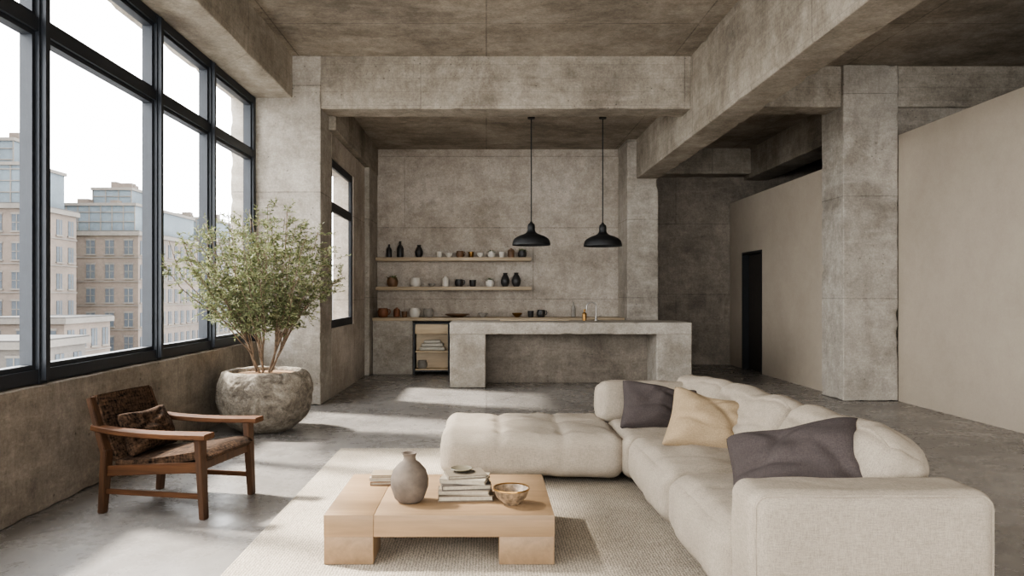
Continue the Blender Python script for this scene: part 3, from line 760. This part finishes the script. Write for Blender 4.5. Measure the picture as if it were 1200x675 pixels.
# ------------------------------------------------------------ pendant lamps
def pendant(x,y,zb,label):
    e=empty('pendant_lamp',(x,y,zb),label,'lamp',0,'pendant lamps over the kitchen island')
    pr=smoothprof([(.265,0),(.262,.03),(.24,.085),(.175,.128),(.095,.158),(.058,.19),(.05,.225)],4)
    pr=pr+[(.052,.25),(.046,.29),(.022,.31),(.012,.33),(0,.33)]
    inner=[(.0,.17),(.05,.165),(.095,.145),(.17,.115),(.233,.075),(.256,.028),(.259,0),(.265,0)]
    bm=bmesh.new(); lathe(bm,inner+pr[1:],56); mk('lamp_shade',bm,M['lampb'],e,center=False,smooth=True,angle=50)
    bm=bmesh.new(); tube(bm,[(0,0,.325),(0,0,3.765-zb)],.008,8); mk('cord',bm,M['lampb'],e,smooth=True)
    lobj('ceiling_canopy',[(0,3.745-zb),(.05,3.745-zb),(.05,3.779-zb),(0,3.779-zb)],M['lampb'],(0,0,0),e,seg=24)
    lobj('bulb',[(0,.05),(.025,.06),(.035,.09),(.025,.13),(.015,.16),(0,.165)],M['white'],(0,0,0),e,seg=20)
pendant(.625,10.1,1.985,'black metal dome pendant lamp above the island')
pendant(1.62,10.1,1.97,'black metal dome pendant lamp above the island')

# ------------------------------------------------------------ city outside
def bmat(name,c):
    m,nt,b=newmat(name); v=mapping(nt); n=noise_tex(nt,v,.25,6,.7); n2=noise_tex(nt,v,3,6,.7)
    col=ramp(nt,n,[(.35,lin([x*.85 for x in c])),(.65,lin(c))])
    col=mixc(nt,.3,col,ramp(nt,n2,[(.35,G(.3)),(.65,G(.7))]),'OVERLAY')
    L(nt,col,b.inputs['Base Color']); b.inputs['Roughness'].default_value=.9; return m
BM={'brick':bmat('brick_facade',(80,70,62)),'stone':bmat('stone_facade',(70,65,60)),'tan':bmat('tan_facade',(82,74,66)),'slate':bmat('slate_roof',(72,80,85)),'pane':bmat('dark_panes',(50,55,60)),'trim':bmat('pale_trim',(84,79,73)),'roof':bmat('flat_roof',(52,49,46))}
def building(x0,x1,y0,y1,z1,mat,label,fl=3.0,bay=2.0,mans=0,top=None):
    z0=-25; bm=bmesh.new(); boxg(bm,x0,x1,y0,y1,z0,z1,mi=0)
    boxg(bm,x0-.3,x1+.3,y0-.3,y1+.3,z1-.6,z1-.1,mi=2); boxg(bm,x0-.2,x1+.2,y0-.2,y1+.2,z1-.1,z1+.02,mi=4)
    nf=int((z1+14)/fl)
    for f in range(nf):
        zz=z1-1.3-f*fl-1.6
        boxg(bm,x0,x1+.12,y0-.12,y1,zz-.45,zz-.35,mi=2)
        nb=int((x1-x0)/bay)
        for k in range(nb):
            xc=x0+(k+.5)*(x1-x0)/nb; boxg(bm,xc-.52,xc+.52,y0-.06,y0+.1,zz,zz+1.7,mi=1); boxg(bm,xc-.04,xc+.04,y0-.1,y0,zz,zz+1.7,mi=2); boxg(bm,xc-.52,xc+.52,y0-.1,y0,zz+.82,zz+.9,mi=2)
            boxg(bm,xc-.65,xc+.65,y0-.14,y0,zz-.15,zz,mi=2); boxg(bm,xc-.6,xc+.6,y0-.1,y0,zz+1.7,zz+1.88,mi=2)
        nb=int((y1-y0)/bay)
        for k in range(nb):
            yc=y0+(k+.5)*(y1-y0)/nb; boxg(bm,x1-.1,x1+.06,yc-.52,yc+.52,zz,zz+1.7,mi=1); boxg(bm,x1,x1+.1,yc-.04,yc+.04,zz,zz+1.7,mi=2)
            boxg(bm,x1,x1+.14,yc-.65,yc+.65,zz-.15,zz,mi=2)
    def glazed(a0,a1,b0,b1,h):
        boxg(bm,a0,a1,b0,b1,z1,z1+h,mi=3)
        n=int((a1-a0)/1.3)
        for k in range(n+1):
            xc=a0+k*(a1-a0)/n; boxg(bm,xc-.06,xc+.06,b0-.08,b0,z1,z1+h,mi=2)
        for q in range(int(h/1.2)+1): boxg(bm,a0,a1,b0-.1,b0,z1+q*1.2-.05,z1+q*1.2+.05,mi=2)
        boxg(bm,a0-.2,a1+.2,b0-.2,b1+.2,z1+h,z1+h+.35,mi=2)
        r_=random.Random(int(h*10)+int(-x0))
        for k in range(5):
            xa=r_.uniform(a0+.5,a1-1.5); ya=r_.uniform(b0+.3,(b0+b1)/2); boxg(bm,xa,xa+r_.uniform(.5,1.6),ya,ya+1.2,z1+h+.3,z1+h+r_.uniform(.6,1.6),mi=0)
    if mans: glazed(x0+1,x1-.8,y0+.8,y1-1,mans)
    if top:
        for tt in top: glazed(*tt)
    tag(mk('building',bm,[BM[mat],BM['pane'],BM['trim'],BM['slate'],BM['roof']]),label,'building')
building(-62,-47.5,75,84,10.8,'brick','tall brown city building with glazed top floors',mans=4.0,top=[(-58,-50.2,77,82,6.8)])
building(-55,-43.2,90,110,9.2,'brick','brown city building with grey glazed roof storey',mans=3.2,top=[(-51,-46,94,102,5.6)])
building(-52,-42.8,112,128,10.2,'tan','tan city building with glazed roof storey',mans=2.8)
building(-75,-31.5,50,57,-1.9,'stone','low stone city building with cornice')
building(-46,-38.4,66,74,-.8,'brick','low brown brick city building with flat roof')
building(-60,-30,135,150,4,'tan','distant tan apartment building')
sb=bmesh.new(); boxg(sb,-260,-12,-100,400,-25.5,-25)
struct(mk('ground',sb,bmat('street_asphalt',(110,108,105)),center=False),'grey city street ground far below')

# ------------------------------------------------------------ light
w=bpy.data.worlds.new('sky'); S.world=w; w.use_nodes=True; nt=w.node_tree
bg=nt.nodes['Background']; tc=nt.nodes.new('ShaderNodeTexCoord'); sp=nt.nodes.new('ShaderNodeSeparateXYZ'); L(nt,tc.outputs['Generated'],sp.inputs[0])
L(nt,ramp(nt,sp.outputs[2],[(0,(.94,.95,.96,1)),(.35,(1,1,1,1)),(1,(.9,.94,1,1))]),bg.inputs[0]); bg.inputs[1].default_value=11.3
def portal(loc,rot,sx,sy):
    l=bpy.data.lights.new('sky_portal','AREA'); l.shape='RECTANGLE'; l.size=sx; l.size_y=sy; l.cycles.is_portal=True
    o=bpy.data.objects.new('sky_portal',l); COL.objects.link(o); o.location=loc; o.rotation_euler=rot
portal((-2.95,2.7,2.2),(0,-math.pi/2,0),2.9,11.4)
portal((-2.2,9.85,1.95),(0,-math.pi/2,0),2.1,1.4)
portal((1.25,-3.35,2.1),(math.pi/2,0,0),7.3,3.6)
portal((6.35,-3.35,2.1),(math.pi/2,0,0),2.1,3.6)
sl=bpy.data.lights.new('sun','SUN'); sl.energy=21; sl.angle=math.radians(6); sl.color=(1,.95,.88)
so=bpy.data.objects.new('sun',sl); COL.objects.link(so)
d=Vector((.76,-.3,-.82)); so.rotation_euler=d.to_track_quat('-Z','Y').to_euler()

# ------------------------------------------------------------ camera
cam=bpy.data.cameras.new('camera'); co=bpy.data.objects.new('camera',cam); COL.objects.link(co)
co.location=(0,0,1.3); co.rotation_euler=(math.pi/2,0,0)
cam.sensor_width=36; cam.lens=25.5; cam.shift_x=.025; cam.shift_y=.00625; cam.clip_end=1000; cam.clip_start=.05
S.camera=co
